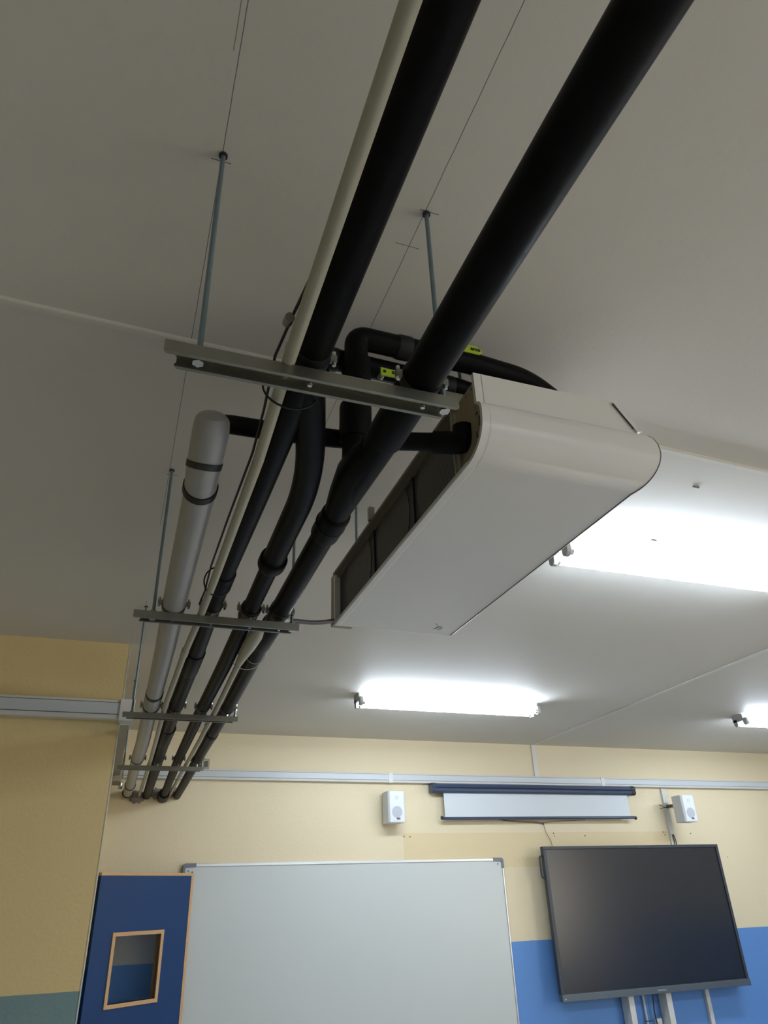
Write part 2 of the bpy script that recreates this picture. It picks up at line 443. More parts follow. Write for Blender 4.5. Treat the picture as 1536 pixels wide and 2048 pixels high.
ring((.377, 2.24, Z(PZ)), (0, 1, 0), .031, .0012, PVC, Cp)
collar((.404, 3.5, Z(PZ - .002)), (0, 1, 0), .0290, .10, RUB, Cp)
# riser + upper run into the fan coil
Rp = thing('insulated_pipe', 'black insulated pipe rising from the right main, then bending over the fan coil', 'pipe', (.357, 1.085, Z(.75)))
r_ctrl = [(.357, 1.090, Z(.735)), (.357, 1.075, Z(1.052)), (.62, 1.078, Z(1.053)), (.775, 1.088, Z(1.050)), (.87, 1.10, Z(1.00)), (.88, 1.105, Z(.925))]
rf = fillet(r_ctrl, .075, 8); rf = fillet(rf[:1] + rf[1:], .01, 1)
rf = [Vector(r_ctrl[0])] + fillet([r_ctrl[0], r_ctrl[1], r_ctrl[2]], .024, 8)[1:-1] + fillet(r_ctrl[2:], .08, 8)
link('insulation_sleeve', T(rf, .0250, 28), RUB, Rp, smooth=True)
collar((.357, 1.079, Z(.960)), (0, -.05, 1), .0305, .065, RUB, Rp)
collar((.356, 1.086, Z(.835)), (0, -.05, 1), .0325, .085, RUB, Rp, lip=.006)
collar((.465, 1.077, Z(1.053)), (1, 0, 0), .0275, .035, RUB2, Rp)
collar((.357, 1.088, Z(.775)), (0, -.1, 1), .0275, .075, RUB, Rp)
def valve_handle(name, x0, x1, y, z0, z1, label, text=None):
    t = thing(name, label, 'valve handle', ((x0 + x1) / 2, y, z0), None)
    poly = [(x0, z0), (x0, z1), (x1 - .012, z1 - .002), (x1, z1 - .008), (x1 + .001, z0 + .008), (x1 - .006, z0)]
    link('lever', prism(poly, 'y', y, y + .004), GREEN, t, bevel=.001)
    link('stem', T([((x0 + .006), y + .004, (z0 + z1) / 2), ((x0 + .006), y + .022, (z0 + z1) / 2)], .007, 12), ZINC, t, smooth=True)
    if text:
        cu = bpy.data.curves.new('lever_lettering', 'FONT'); cu.body = text; cu.size = .0150; cu.extrude = .0003
        cu.offset = .0006; cu.space_character = 1.12; cu.align_x = 'RIGHT'
        tmp = bpy.data.objects.new('tmp', cu); COL.objects.link(tmp)
        dg = bpy.context.evaluated_depsgraph_get()
        me = bpy.data.meshes.new_from_object(tmp.evaluated_get(dg))
        bpy.data.objects.remove(tmp)
        me.transform(Matrix.Translation((x1 - .004, y - .0004, z0 + .0075)) @ Matrix.Rotation(math.radians(90), 4, 'X') @ Matrix.Diagonal((.78, 1, 1, 1)))
        bm = bmesh.new(); bm.from_mesh(me)
        # round emblem before the word
        tube(bm, [(x0 + .0085, y - .0008, (z0 + z1) / 2), (x0 + .0085, y, (z0 + z1) / 2)], .0038, 14)
        me2 = bpy.data.meshes.new('lever_lettering'); bm.to_mesh(me2); bm.free(); me2.materials.append(INK)
        o = bpy.data.objects.new('lever_lettering', me2); COL.objects.link(o); o.parent = t
        o.matrix_parent_inverse = Matrix.Translation(t.location).inverted()
    return t
valve_handle('valve_handle', .585, .644, 1.050, Z(1.058), Z(1.0815), 'lime green lever with black lettering above the pipe just left of the fan coil', 'arco')
# lower parallel run
Hp = thing('insulated_pipe', 'black insulated pipe running just behind the upper fan coil pipe near the ceiling', 'pipe', (.5, 1.115, Z(1.0)))
h_ctrl = [(.215, .86, Z(.745)), (.270, 1.115, Z(1.005)), (.30, 1.115, Z(1.015)), (.62, 1.125, Z(1.015)), (.78, 1.15, Z(1.0)), (.80, 1.16, Z(.93))]
link('insulation_sleeve', T(fillet(h_ctrl, .045, 8), .0235, 24), RUB, Hp, smooth=True)
collar((.315, 1.117, Z(1.015)), (1, 0, 0), .0260, .03, RUB2, Hp)
collar((.55, 1.123, Z(1.008)), (1, 0, 0), .0275, .10, RUB2, Hp)
valve_handle('valve_handle', .405, .457, 1.062, Z(.953), Z(.973), 'green lever half hidden under the pipe behind the right main', 'arco')
# drain crossing above the mains
Dp = thing('insulated_pipe', 'black insulated cross pipe from the grey drain pipe to the fan coil end', 'pipe', (.3, 1.13, Z(.82)))
d_ctrl = [(.088, 1.10, Z(.74)), (.092, 1.145, Z(.822)), (.20, 1.143, Z(.822)), (.345, 1.130, Z(.822)), (.50, 1.088, Z(.820)), (.60, 1.045, Z(.812)), (.64, 1.02, Z(.800))]
link('insulation_sleeve', T(fillet(d_ctrl, .035, 8), .0190, 24), RUB, Dp, smooth=True)
bmx = T(fillet([(.520, 1.080, Z(.818)), (.560, 1.062, Z(.812)), (.574, 1.052, Z(.810)), (.577, 1.050, Z(.845))], .02, 6), .0235, 24)
link('elbow_sleeve', bmx, RUB, Dp, smooth=True)
# grey drain
G = thing('drain_pipe', 'grey plastic drain pipe with black bands, leftmost of the hung pipes', 'pipe', (.085, 1.0, Z(.71)))
gz = .712
dome = [(.0735, .995 - .016, Z(gz + .010), .010), (.0735, .995 - .012, Z(gz + .006), .022), (.0735, .995, Z(gz + .002), .029)]
g_ctrl = [(.0745, 1.02), (.077, 1.14), (.081, 1.24), (.086, 1.83), (.093, 2.2), (.098, 2.95), (.098, 3.15), (.104, 3.75), (.100, 4.1), (.098, 4.35), (.098, 5.0, .700), (.093, 5.415, .690)]
gp = [Vector(d[:3]) for d in dome] + [Vector(p) for p in yline(g_ctrl, gz)]
gr = [d[3] for d in dome] + [.0312, .0312, .0305, .0305, .0305, .0300, .0300, .0325, .0330, .0300, .0300, .0300]
link('pipe_wall', T(gp, gr, 36), PVC, G, smooth=True)
bm = bmesh.new(); ra = [[], []]
for k in range(36):
    a = 2 * math.pi * k / 36
    for j, dy in enumerate((-.011, .011)):
        ra[j].append(bm.verts.new((.0768 + .0325 * math.cos(a), 1.128 + dy + 1.25 * .0325 * math.sin(a), Z(gz) + .0325 * math.sin(a))))
for k in range(36): bm.faces.new((ra[0][k], ra[0][(k + 1) % 36], ra[1][(k + 1) % 36], ra[1][k]))
bm.faces.new(ra[0]); bm.faces.new(ra[1])
link('tape_band', bm, RUB2, G, smooth=True)
band((.080, 1.215, Z(gz)), (0, 1, -.04), .0335, .020, RUB2, G)
band((.0975, 2.77, Z(gz)), (0, 1, 0), .0320, .030, RUB2, G)
collar((.0975, 2.87, Z(gz)), (0, 1, 0), .0325, .16, PVC, G, 'pipe_socket')
ring((.098, 5.02, Z(.700)), (0, 1, 0), .0315, .003, RUB2, G, 'rubber_ring')
ring((.095, 5.30, Z(.692)), (0, 1, 0), .0335, .003, RUB2, G, 'rubber_ring')
# pale conduits
K1 = thing('electrical_conduit', 'long pale ivory conduit strapped to the left side of the left black pipe', 'conduit', (.16, .8, Z(.69)))
k_pts = yline([(.150, -4.6), (.152, .3), (.1555, .78), (.163, 1.05), (.161, 1.6), (.158, 1.88), (.150, 2.2), (.146, 2.85), (.158, 3.6), (.164, 4.05), (.172, 5.38, .685)], .689)
link('conduit_wall', T(k_pts, .0098, 20), CONDM, K1, smooth=True)
for y_, x_ in ((2.18, .1502), (2.86, .1462), (4.2, .165)):
    collar((x_, y_, Z(.689)), (0, 1, 0), .0116, .06, CONDM, K1, 'coupling', lip=.0015, n=20)
K2 = thing('electrical_conduit', 'short pale conduit on the left side of the right black pipe near the far wall', 'conduit', (.33, 2.2, Z(.69)))
k2 = yline([(.327, 2.235), (.341, 2.81), (.350, 3.46), (.358, 4.39), (.370, 5.40, .685)], .688)
link('conduit_wall', T(k2, .0098, 20), CONDM, K2, smooth=True)
link('bell_fitting', T([(.336, 1.93, Z(.700)), (.331, 1.98, Z(.693)), (.328, 2.08, Z(.690)), (.327, 2.19, Z(.688)), (.327, 2.25, Z(.688))], [.014, .022, .021, .014, .0115], 24), CONDM, K2, smooth=True)
# straps round conduit and pipe (loops)
def loop(cx, cz, rx, rz, y, tilt, label, mt=RUB2, tr=.0017):
    pts = [(cx + rx * math.cos(a), y + tilt * math.sin(a), Z(cz) + rz * math.sin(a)) for a in [2 * math.pi * k / 40 for k in range(40)]]
    tag(link('cable_tie', T(pts, tr, 8, closed=True), mt, smooth=True), label, 'cable tie')
loop(.177, .708, .043, .040, .868, .006, 'black cable tie round conduit and left pipe just past the nearest hanger')
loop(.176, .710, .034, .034, 1.655, -.012, 'black cable tie round conduit and left pipe before the second hanger')
loop(.352, .706, .044, .034, 2.27, .01, 'grey cable tie round the short conduit and right pipe past the second hanger', PVC, .0013)
# thin black cable tucked behind conduit
kc = [(.157, .40, .706), (.153, .60, .704), (.1445, .70, .706), (.139, .80, .712), (.147, .92, .706), (.152, 1.05, .703), (.148, 1.3, .704), (.146, 1.55, .705), (.150, 1.7, .700), (.148, 1.80, .703)]
tag(link('power_cable', T(yline(kc), .0022, 10), BLACKP, smooth=True), 'thin black cable lying along the left edge of the pale conduit', 'cable')
tag(link('cable_clip', T([(.140, .705, Z(.700)), (.140, .725, Z(.708))], .007, 12), ZINC, smooth=True), 'small grey clip on conduit just before the nearest hanger', 'clip')
# cable from fan coil far end to the hanger
FC = thing('flexible_conduit', 'short grey flexible conduit from far end of the fan coil to the second hanger', 'conduit', (.5, 1.95, Z(.74)))
link('hose', T(fillet([(.405, 1.905, Z(.717)), (.435, 1.93, Z(.728)), (.49, 1.95, Z(.735)), (.53, 1.962, Z(.744)), (.565, 1.975, Z(.757))], .03), .0068, 14), mat('grey_flex', srgb(86, 88, 94), .5), FC, smooth=True)
link('gland', T([(.392, 1.90, Z(.714)), (.415, 1.912, Z(.722))], .0105, 12), HOLD, FC)

# ------------------------------------------------------------------ hangers
def hanger(y, zt, x0, x1, rods, clamps, label):
    """strut channel open side down, two threaded rods, clamps; zt = top of the channel"""
    t = thing('pipe_hanger', label, 'pipe hanger', ((x0 + x1) / 2, y, Z(zt)), 'strut hangers under the ceiling')
    hw, h, th, lip = .0175, .020, .0020, .006
    zt_ = Z(zt); zb = zt_ - h
    prof = [(y - hw, zb), (y - hw, zt_), (y + hw, zt_), (y + hw, zb), (y + hw - lip, zb), (y + hw - lip, zb + .005), (y + hw - lip + .0012, zb + .005),
            (y + hw - lip + .0012, zb + th), (y + hw - th, zb + th), (y + hw - th, zt_ - th), (y - hw + th, zt_ - th), (y - hw + th, zb + th),
            (y - hw + lip - .0012, zb + th), (y - hw + lip - .0012, zb + .005), (y - hw + lip, zb + .005), (y - hw + lip, zb)]
    bm = prism(prof, 'x', x0, x1)
    for v in bm.verts:                                     # ends cut on a slant
        k = .55 * (v.co.y - (y - hw)); v.co.x += k if v.co.x < (x0 + x1) / 2 else -k
    link('strut_channel', bm, ZINC, t)
    for xr in rods:
        r_ = link('threaded_rod', T([(xr, y, zb + .003), (xr, y, CEIL)], .0042, 12), ZROD, t, smooth=True)
        link('nut', T([(xr, y, zb + .002), (xr, y, zb + .009)], .0085, 6), SCREWM, r_)
        link('nut', T([(xr, y, zt_ + .0005), (xr, y, zt_ + .008)], .0080, 6), ZINC, r_)
        link('ceiling_anchor', T([(xr, y, CEIL - .004), (xr, y, CEIL + .002)], .0075, 14), BLACKP, r_)
    for (cx, cz, cr) in clamps:
        c = Vector((cx, y, Z(cz)))
        k = link('pipe_clamp', T([c - Vector((0, .009, 0)), c + Vector((0, .009, 0))], cr, 32), BLACKP, t, smooth=True)
        for s in (-1, 1):
            link('clamp_ear', B(cx + s * cr if s > 0 else cx - cr - .010, cx + cr + .010 if s > 0 else cx - cr, y - .009, y - .001, Z(cz) - .006, Z(cz) + .006), ZINC, k)
            xs = cx + s * (cr + .006)
            link('clamp_screw', T([(xs, y - .005, Z(cz) - .012), (xs, y - .005, Z(cz) + .014)], .0032, 8), SCREWM, k, smooth=True)
        link('clamp_stud', T([(cx, y, zb + .004), (cx, y, Z(cz) - cr + .002)], .004, 8), SCREWM, k, smooth=True)
        link('clamp_nut', T([(cx, y, zb + .001), (cx, y, zb + .006)], .0035, 8), SCREWM, k)
    return t
hanger(.795, .682, -.016, .424, (.031, .407), [(.191, .718, .0295), (.370, .718, .0340)],
       'galvanised channel hanger nearest the camera, in front of the fan coil')
hanger(1.840, .681, -.012, .424, (.036, .406), [(.086, .712, .0320), (.187, .718, .0262), (.290, .718, .0282), (.371, .718, .0310)],
       'second galvanised channel hanger, level with the far end of the fan coil')
hanger(2.965, .680, -.006, .440, (.028, .430), [(.098, .712, .0335), (.192, .718, .0305), (.300, .718, .0262), (.398, .718, .0282)],
       'third galvanised channel hanger, beside the corner of the projecting wall')
hanger(4.130, .672, .004, .448, (.034, .438), [(.100, .712, .0345), (.206, .715, .0315), (.312, .715, .0262), (.412, .715, .0285)],
       'fourth and farthest galvanised channel hanger, nearest the far wall')
# sealing foam where the pipes enter the wall
def lump(name, c, r, label):
    bm = bmesh.new(); bmesh.ops.create_icosphere(bm, subdivisions=3, radius=1)
    for v in bm.verts:
        k = 1 + .13 * math.sin(9 * v.co.x + 3) * math.cos(7 * v.co.z) + .07 * math.sin(15 * v.co.z + 5 * v.co.x)
        v.co = Vector((v.co.x * r[0] * k + c[0], v.co.y * r[1] * k + c[1], v.co.z * r[2] * k + c[2]))
    tag(link(name, bm, SEALM, smooth=True), label, 'wall seal')
lump('wall_seal', (.155, FAR - .004, Z(.678)), (.055, .03, .040), 'lumpy grey sealant between the grey pipe and left black pipe at the wall')
lump('wall_seal', (.285, FAR - .004, Z(.700)), (.040, .02, .036), 'lumpy sealant beside the branch pipe at the wall')
lump('wall_seal', (.388, FAR - .004, Z(.712)), (.050, .02, .034), 'lumpy sealant above the right black pipe at the wall')

# ------------------------------------------------------------------ fan coil unit
F = thing('fan_coil_unit', 'large white fan coil unit hung under the ceiling right of the pipes', 'fan coil', (.78, 1.48, Z(.75)))
yn0, yn1, yb = .982, .966, 1.99
prof = []      # (z, y_near, x_right)
import_pts = [(.936, yn0, .916), (.905, yn0, .936), (.870, yn0, .959), (.862, yn0, .964)]
for z_, y_, x_ in import_pts: prof.append((z_, y_, x_))
# step out, then the big roll down to the underside
roll = [(.858, .976, .966), (.853, .970, .974), (.845, .966, .984), (.832, .9645, .991), (.818, .966, .9945)]
prof += roll
for k in range(1, 13):
    a = k / 12 * math.pi / 2
    zz = .750 + .068 * (1 - math.sin(a)); yy = .966 + .080 * (1 - math.cos(a))
    xx = .9945 - .030 * (1 - math.cos(a)) ** 1.0
    prof.append((zz, yy, xx))
XLc = .592
bm = bmesh.new(); rows = []
for z_, y_, x_ in prof:
    rows.append([bm.verts.new((XLc, y_, Z(z_))), bm.verts.new((x_, y_, Z(z_))), bm.verts.new((x_, yb, Z(z_))), bm.verts.new((XLc, yb, Z(z_)))])
for a, b in zip(rows, rows[1:]):
    for k in range(4): bm.faces.new((a[k], a[(k + 1) % 4], b[(k + 1) % 4], b[k]))
bm.faces.new(rows[0]); bm.faces.new(rows[-1])
link('casing', bm, WHITE, F, smooth=True)
# rim of the near end: a thin skin following the profile, standing proud of the end plate
bm = bmesh.new(); o_ = []; 
def inner(i):
    z_, y_, _ = prof[i]
    if z_ >= .818: return (y_ + .009, z_)
    d = Vector((1.046 - y_, .828 - z_)).normalized()
    return (y_ + d.x * .009, z_ + d.y * .009)
for xx in (.575, XLc + .001):
    o_.append(([bm.verts.new((xx, p[1], Z(p[0]))) for p in prof], [bm.verts.new((xx, inner(i)[0], Z(inner(i)[1]))) for i in range(len(prof))]))
n_ = len(prof)
for i in range(n_ - 1):
    (oa, ia), (ob, ib) = o_
    bm.faces.new((oa[i], oa[i + 1], ob[i + 1], ob[i])); bm.faces.new((ia[i], ib[i], ib[i + 1], ia[i + 1]))
    bm.faces.new((oa[i], ia[i], ia[i + 1], oa[i + 1])); bm.faces.new((ob[i], ob[i + 1], ib[i + 1], ib[i]))
link('casing_rim', bm, WHITE, F, smooth=True)
# recessed beige end plate with an embossed cover
ep = link('end_plate', prism([(a, Z(b)) for a, b in ((.994, .930), (1.095, .930), (1.095, .766), (1.045, .766), (1.018, .780), (.999, .805), (.994, .83))], 'x', .585, .593), BEIGE, F)
emb = [(.998, .922), (1.070, .922), (1.072, .772), (1.028, .775), (1.006, .80), (.996, .83), (1.000, .852), (1.004, .862)]
link('end_cover', prism([(a, Z(b)) for a, b in emb], 'x', .583, .585), mat('beige_cover', srgb(150, 140, 118), .6), ep)
slots = bmesh.new()
for (ya, za, yb_, zb_) in ((1.004, .915, 1.012, .917), (1.030, .916, 1.040, .916), (.998, .872, 1.001, .888), (.999, .845, 1.005, .850), (.990, .815, .994, .835), (1.006, .795, 1.010, .808), (1.000, .895, 1.002, .908), (1.083, .880, 1.087, .892), (1.082, .835, 1.086, .845), (1.084, .80, 1.087, .808)):
    box(slots, .5822, .5855, min(ya, yb_), max(ya, yb_) + .001, Z(min(za, zb_)), Z(max(za, zb_)) + .001)
link('punched_slots', slots, DARKL, ep)
bm = bmesh.new(); box(bm, .573, .593, 1.093, 1.099, Z(.758), Z(.925)); box(bm, .577, .593, 1.080, 1.093, Z(.758), Z(.905))
link('frame_post', bm, BEIGE, F)
# inlet
ip = link('inlet_panel', B(.588, .593, 1.099, 1.975, Z(.758), Z(.915)), MESHBG, F)
for yc in (1.21, 1.50, 1.79):
    bm = bmesh.new(); n = 40; pts = []
    for k in range(n):
        a = 2 * math.pi * k / n
        yy = yc + .118 * math.cos(a); zz = .836 + .118 * math.sin(a)
        zz = min(max(zz, .762), .908); pts.append((yy, Z(zz)))
    link('fan_grille', prism(pts, 'x', .5868, .5885), INLET, ip, label='dark mesh over a round fan mouth')
bm = bmesh.new()
for yy in (1.355, 1.645): link('inlet_rib', B(.584, .5885, yy - .008, yy + .008, Z(.758), Z(.915)), MESHBG, ip)
link('lower_rail', B(.573, .5925, 1.046, 1.988, Z(.7490), Z(.760)), WHITE, F, bevel=.002)
bm = bmesh.new(); box(bm, .567, .593, 1.094, 1.985, Z(.912), Z(.920)); box(bm, .580, .593, 1.094, 1.985, Z(.903), Z(.912))
link('upper_rail', bm, mat('aged_grey_rail', srgb(120, 116, 106), .5, metal=.3), F)
bm = bmesh.new(); box(bm, .570, .593, 1.975, 1.985, Z(.757), Z(.918)); link('frame_post', bm, WHITE, F)
link('far_end_box', B(.575, .640, 1.99, 2.035, Z(.757), Z(.925)), BEIGE, F)
link('bracket', B(.560, .575, 1.60, 1.615, Z(.915), Z(.955)), ZINC, F)
link('bracket', B(.560, .600, 1.08, 1.10, Z(.925), Z(.960)), ZINC, F)
# discharge flap edge on the right hand slope
bm = bmesh.new()
fl = [(.911, .934), (.922, .937), (.969, .868), (.957, .864)]
of = link('outlet_flap', prism([(a, Z(b)) for a, b in fl], 'y', .9785, 1.96), WHITE, F)
link('flap_gap', prism([(a, Z(b)) for a, b in [(.9100, .931), (.911, .931), (.957, .866), (.956, .866)]], 'y', .9780, .984), DARKL, of)
link('side_seam', T([(x_ + .0004, y_ + .0006, Z(z_) - .0004) for z_, y_, x_ in prof[5:]] + [(.9650, yb, Z(.7496))], .0013, 8), DARKL, F, smooth=True)
link('far_edge_lip', T([(.574, yb + .002, Z(.7520)), (.965, yb + .002, Z(.7520))], .0032, 10), WHITE, F, smooth=True)
# small raised maker's mark by the far corner
mk = bmesh.new()
arc = [(.900 + .010 * math.cos(a), 1.935 + .014 * math.sin(a), Z(.7495)) for a in [math.radians(d) for d in range(-60, 221, 20)]]
tube(mk, arc, .0009, 6); tube(mk, [(.902, 1.930, Z(.7495)), (.872, 1.900, Z(.7495))], .0009, 6); tube(mk, [(.902, 1.92, Z(.7495)), (.885, 1.95, Z(.7495))], .0007, 6)
link('embossed_mark', mk, PVC, F)
# threaded rods that hang the unit
for (xx, yy) in ((.62, 1.12), (.62, 1.9), (.86, 1.9)):
    link('hanging_rod', T([(xx, yy, Z(.930)), (xx, yy, CEIL)], .0042, 10), ZROD, F, smooth=True)

# ------------------------------------------------------------------ door leaf
ang = math.radians(33.7)
DR = thing('door_leaf', 'blue laminate door with oak edging and small glass pane, standing open', 'door', (.56, 5.35, 0))
du = Vector((math.cos(ang), math.sin(ang), 0)); dn = Vector((du.y, -du.x, 0))   # dn faces the room
def dbox(u0, u1, n0, n1, z0, z1, bm=None):
    """box in door axes: u along the leaf (0 at the free edge), n out of its face"""
    bm = bm or bmesh.new(); o = Vector((.56, 5.35, 0)); vs = []
    for z_ in (z0, z1):
        for n__ in (n0, n1):
            for u in (u0, u1):
                p = o + du * u + dn * n__; vs.append(bm.verts.new((p.x, p.y, z_)))
    for f in ((0, 1, 3, 2), (4, 6, 7, 5), (0, 4, 5, 1), (2, 3, 7, 6), (0, 2, 6, 4), (1, 5, 7, 3)):
        bm.faces.new([vs[i] for i in f])
    return bm
UH = -.683
wu0, wu1, wz0, wz1 = -.535, -.212, Z(-.458), Z(-.128)
bm = bmesh.new(); zt = Z(.188)
dbox(UH, wu0, -.02, .02, .01, zt, bm); dbox(wu1, -.012, -.02, .02, .01, zt, bm)
dbox(wu0, wu1, -.02, .02, .01, wz0, bm); dbox(wu0, wu1, -.02, .02, wz1, zt, bm)
link('door_panel', bm, DOORM, DR)
link('top_edging', dbox(UH, .008, -.022, .024, zt, zt + .016), WOOD, DR)
link('side_edging', dbox(-.012, .008, -.022, .022, .01, zt), WOOD, DR)
fw = .020
for (u0, u1, z0, z1) in ((wu0 - fw, wu1 + fw, wz1, wz1 + fw), (wu0 - fw, wu1 + fw, wz0 - fw, wz0), (wu0 - fw, wu0, wz0, wz1), (wu1, wu1 + fw, wz0, wz1)):
    link('pane_bead', dbox(u0, u1, -.026, .028, z0, z1), WOOD, DR)
GL = bpy.data.materials.new('pane_glass'); GL.use_nodes = True
b_ = GL.node_tree.nodes['Principled BSDF']; b_.inputs['Base Color'].default_value = (.80, .84, .86, 1); b_.inputs['Roughness'].default_value = .02
b_.inputs['Transmission Weight'].default_value = 1.0; b_.inputs['IOR'].default_value = 1.45
link('glass_pane', dbox(wu0, wu1, -.003, .003, wz0, wz1), GL, DR)

# ------------------------------------------------------------------ whiteboard
WB = thing('whiteboard', 'large white marker board on the far wall with grey corner caps', 'whiteboard', (1.7, FAR, Z(-.95)))
wx0, wx1, wzb, wzt = .512, 2.905, Z(-.94), Z(.262)
link('writing_surface', B(wx0 + .010, wx1 - .010, FAR - .020, FAR, wzb + .01, wzt - .018), BOARDM, WB)
for a in ((wx0 + .04, wx1 - .04, wzt - .018, wzt), (wx0 + .04, wx1 - .04, wzb, wzb + .018), (wx0, wx0 + .010, wzb + .06, wzt - .06), (wx1 - .010, wx1, wzb + .06, wzt - .06)):
    link('frame_rail', B(a[0], a[1], FAR - .027, FAR, a[2], a[3]), ALU, WB, bevel=.002)
for cx, s in ((wx0, 1), (wx1, -1)):
    for zc_, q in ((wzt, -1), (wzb, 1)):
        pl_ = [(0, 0.012), (.012, 0), (.085, 0), (.085, .022), (.022, .024), (.016, .030), (.016, .072), (0, .072)]
        pl_ = [(cx - s * .003 + s * a, zc_ - q * .003 + q * b) for a, b in pl_]
        link('corner_cap', prism(pl_, 'y', FAR - .031, FAR), CORNERM, WB)
for (x_, z_) in ((wx0 + .033, wzt - .042), (wx0 + .060, wzt - .050), (wx1 - .045, wzt - .040)):
    link('fixing_screw', T([(x_, FAR - .0225, z_), (x_, FAR - .019, z_)], .005, 10), DARKL, WB)

# ------------------------------------------------------------------ projector screen
PS = thing('projection_screen', 'navy cased roll-down projection screen, partly lowered, under the long trunking', 'projection screen', (3.27, FAR, Z(.52)))
cp = [(FAR - .015, .728), (FAR - .080, .722), (FAR - .098, .735), (FAR - .102, .752), (FAR - .094, .757), (FAR - .102, .763), (FAR - .098, .780), (FAR - .080, .792), (FAR - .015, .792)]
link('roller_case', prism([(a, Z(b)) for a, b in cp], 'x', 2.345, 4.18), NAVY, PS)
link('end_cap', prism([(a - .003, Z(b) + (.003 if b > .757 else -.003)) for a, b in cp], 'x', 2.325, 2.36), NAVY, PS, bevel=.003)
link('end_cap', prism([(a - .003, Z(b) + (.003 if b > .757 else -.003)) for a, b in cp], 'x', 4.17, 4.21), BLACKP, PS, bevel=.006)
link('screen_fabric', B(2.425, 4.135, FAR - .068, FAR - .066, Z(.548), Z(.735)), CLOTH, PS)
link('bottom_bar', T([(2.400, FAR - .067, Z(.540)), (4.175, FAR - .067, Z(.548))], .0105, 16), NAVY, PS, smooth=True)
for xe in (2.392, 4.175):
    link('bar_end', T([(xe, FAR - .067, Z(.544)), (xe + .012, FAR - .067, Z(.544))], .013, 14), BLACKP, PS, smooth=True)
SW = thing('loose_wire', 'thin loose wire drooping under the projection screen down to the television', 'wire', (3.32, FAR, Z(.34)))
for pts in ([(2.92, .536), (3.05, .528), (3.20, .524), (3.316, .512)], [(3.72, .534), (3.55, .528), (3.42, .524), (3.316, .512)], [(2.95, .530), (3.10, .518), (3.24, .515), (3.316, .506)],
            [(3.316, .512), (3.322, .47), (3.335, .43), (3.365, .38), (3.375, .32)]):
    link('wire_strand', T([(a, FAR - .010, Z(b)) for a, b in pts], .0022, 6), WIRE, SW, smooth=True)
link('wire_knot', T([(3.312, FAR - .012, Z(.516)), (3.318, FAR - .012, Z(.500))], .006, 8), DARKL, SW)

# ------------------------------------------------------------------ speakers
def speaker(x0, x1, yf, yb_, z0, z1, label, bracket):
    t = thing('wall_speaker', label, 'speaker', ((x0 + x1) / 2, yf + .05, Z(z0)), 'white wall speakers')
    poly = [(x0, yf + .012), (x0 + .010, yf), (x1 - .010, yf), (x1, yf + .012), (x1 - .012, yb_), (x0 + .0, yb_)]
    link('cabinet', prism(poly, 'z', Z(z0), Z(z1)), SPK, t, bevel=.003)
    gx0, gx1 = x0 + .012, x1 - .014
    link('front_grille', B(gx0, gx1, yf - .003, yf, Z(z0) + .008, Z(z1) - .006), SPK, t)
    cx = (gx0 + gx1) / 2; wz = z0 + (z1 - z0) * .33; tz = z0 + (z1 - z0) * .78
    link('woofer_disc', T([(cx, yf - .0045, Z(wz)), (cx, yf - .003, Z(wz))], .040, 36), SPKG, t, smooth=True)
    link('tweeter_ring', T([(cx + .011 * math.cos(a), yf - .0035, Z(tz) + .011 * math.sin(a)) for a in [2 * math.pi * k / 24 for k in range(24)]], .0014, 6, closed=True), SPKG, t, smooth=True)
    link('badge', B(cx - .005, cx + .022, yf - .0062, yf - .0044, Z(z0) + .020, Z(z0) + .032), BLACKP, t)
    bd = bmesh.new()
    box(bd, cx - .003, cx + .020, yf - .0068, yf - .0062, Z(z0) + .0255, Z(z0) + .0275)
    link('badge_line', bd, SPKG, t)
    if bracket:
        link('bracket_arm', B(x0 + .03, x0 + .05, yb_, FAR, Z(z1) - .075, Z(z1) - .055), DARKL, t)
        link('bracket_plate', B(x0 + .01, x0 + .07, FAR - .006, FAR, Z(z1) - .12, Z(z1) - .02), WPLA, t)
        for k in (0, 1):
            link('speaker_wire', T([(x0 + .02, yb_ + .0, Z(z1) - .06 - .03 * k), (x0 - .0, (yb_ + FAR) / 2, Z(z1) - .085 + .01 * k), (x0 - .03, FAR - .01, Z(z1) - .05 - .03 * k)], .0022, 6), BLACKP, t, smooth=True)
    else:
        link('bracket_plate', B(x0 + .03, x1 - .03, yb_, FAR, Z(z0) + .06, Z(z1) - .06), WPLA, t)
    return t
speaker(1.931, 2.066, FAR - .160, FAR - .030, .503, .721, 'white wall speaker left of the projection screen, above the whiteboard', False)
speaker(4.530, 4.665, FAR - .260, FAR - .140, .497, .706, 'white wall speaker right of the projection screen, above the television', True)

# ------------------------------------------------------------------ television
TV = thing('television', 'large dark interactive flat screen on the far wall, right of the whiteboard', 'television', (4.05, FAR - .1, Z(-.67)))
ty = FAR - .14
tx0, tx1, tz0, tz1 = 3.202, 4.911, Z(-.670), Z(.332)
link('back_housing', B(tx0 + .03, tx1 - .03, ty + .035, ty + .085, tz0 + .03, tz1 - .03), BLACKP, TV)
for a in ((tx0, tx1, tz1 - .022, tz1), (tx0, tx0 + .028, tz0 + .045, tz1 - .022), (tx1 - .024, tx1, tz0 + .045, tz1 - .022)):
    link('bezel', B(a[0], a[1], ty, ty + .04, a[2], a[3]), TVF, TV, bevel=.003)
bb = link('bottom_bar', B(tx0, tx1, ty - .010, ty + .04, tz0, tz0 + .045), TVB, TV, bevel=.003)
link('maker_badge', B(4.02, 4.10, ty - .0115, ty - .010, tz0 + .016, tz0 + .026), mat('badge_grey', srgb(130, 138, 144), .5), bb)
link('indicator', B(tx0 + .02, tx0 + .03, ty - .0115, ty - .010, tz0 + .014, tz0 + .019), GPLA, bb)
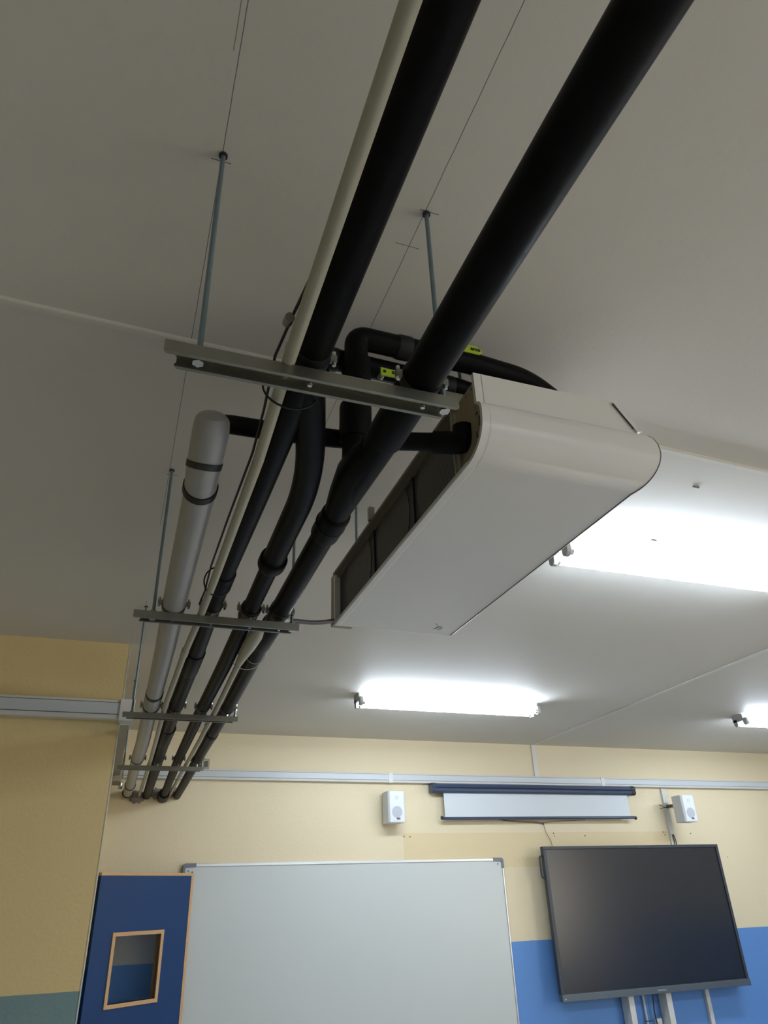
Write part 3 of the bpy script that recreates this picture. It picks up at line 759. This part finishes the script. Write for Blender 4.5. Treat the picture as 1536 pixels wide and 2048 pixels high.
link('screen_glass', B(tx0 + .028, tx1 - .024, ty + .010, ty + .035, tz0 + .045, tz1 - .022), TVS, TV)
hp = fillet([(tx0 + .004, ty + .02, Z(.272)), (tx0 - .026, ty + .02, Z(.258)), (tx0 - .026, ty + .02, Z(.122)), (tx0 + .004, ty + .02, Z(.108))], .015)
link('side_handle', T(hp, .0075, 12), TVF, TV, smooth=True)
for x0_, x1_ in ((3.785, 3.832), (4.122, 4.170)):
    n = 'left' if x0_ < 4 else 'right'
    tag(link('support_post', B(x0_, x1_, FAR - .105, FAR - .010, 0, Z(-.60)), TRIM, bevel=.002),
        'pale square upright under the television, the %s one of two' % n, 'post', 'uprights under the television')
tag(link('cable_tube', T([(3.975, FAR - .020, Z(-.6)), (3.985, FAR - .020, .3)], .008, 12), TRIM, smooth=True), 'thin pale tube on the blue wall between the two uprights', 'conduit')
bk = thing('wall_socket', 'pale socket box low on the blue wall between the two uprights', 'socket', (4.085, FAR, Z(-.95)))
link('socket_body', B(4.055, 4.105, FAR - .03, FAR, Z(-.95), Z(-.835)), WPLA, bk, bevel=.003)
link('socket_insert', B(4.070, 4.090, FAR - .034, FAR - .03, Z(-.90), Z(-.855)), GPLA, bk)
tag(link('power_cable', T(fillet([(4.06, FAR - .04, Z(-.62)), (4.045, FAR - .04, Z(-.74)), (4.04, FAR - .04, Z(-.80)), (4.055, FAR - .04, Z(-.92))], .03), .0045, 10), BLACKP, smooth=True), 'dark cable hanging below the television in front of the blue wall', 'cable')
tag(link('cable_clip', B(3.945, 4.02, FAR - .034, FAR - .028, Z(-.848), Z(-.842)), BLACKP), 'thin black clip across the pale tube under the television', 'clip')
tag(link('wall_trunking', B(4.555, 4.590, FAR - .030, FAR, .02, Z(-.5)), TRIM, bevel=.001), 'narrow pale vertical trunking on the blue wall, right of the uprights', 'cable trunking')
tag(link('wall_trunking', B(4.985, 5.010, FAR - .020, FAR, Z(-.45), Z(.16)), TRIM), 'narrow pale trunking just showing behind the right edge of the television', 'cable trunking')

# small plugged holes in the far wall
HOLE = mat('dark_hole', srgb(96, 70, 50), .8)
for i, (x_, z_, r_) in enumerate(((2.106, .421, .005), (2.155, .419, .005), (3.405, .436, .005), (3.41, .415, .004), (4.490, .440, .005), (4.512, .440, .004), (4.503, .418, .005), (3.700, .416, .005), (4.777, .427, .005), (5.119, .238, .004))):
    where = ('below the left speaker, the left of a pair', 'below the left speaker, the right of a pair', 'above the television beside the wire, the upper', 'above the television beside the wire, the lower',
             'left of the vertical trunking, upper left of three', 'left of the vertical trunking, upper right of three', 'left of the vertical trunking, lowest of three',
             'above the middle of the television', 'below the right speaker', 'right of the television')[i]
    tag(link('screw_plug', T([(x_, FAR - .0015, Z(z_)), (x_, FAR + .001, Z(z_))], r_, 12), HOLE), 'tiny brown screw plug ' + where, 'screw plug', 'plugged holes in the far wall')
for i, (x_, y_) in enumerate(((1.62, 1.47), (1.74, 1.83))):
    tag(link('ceiling_clip', B(x_ - .012, x_ + .012, y_ - .002, y_ + .002, CEIL - .004, CEIL), DARKL), 'small grey mark clipped on the bright ceiling, ' + ('farther from' if i == 0 else 'nearer to') + ' the near lamp', 'clip')
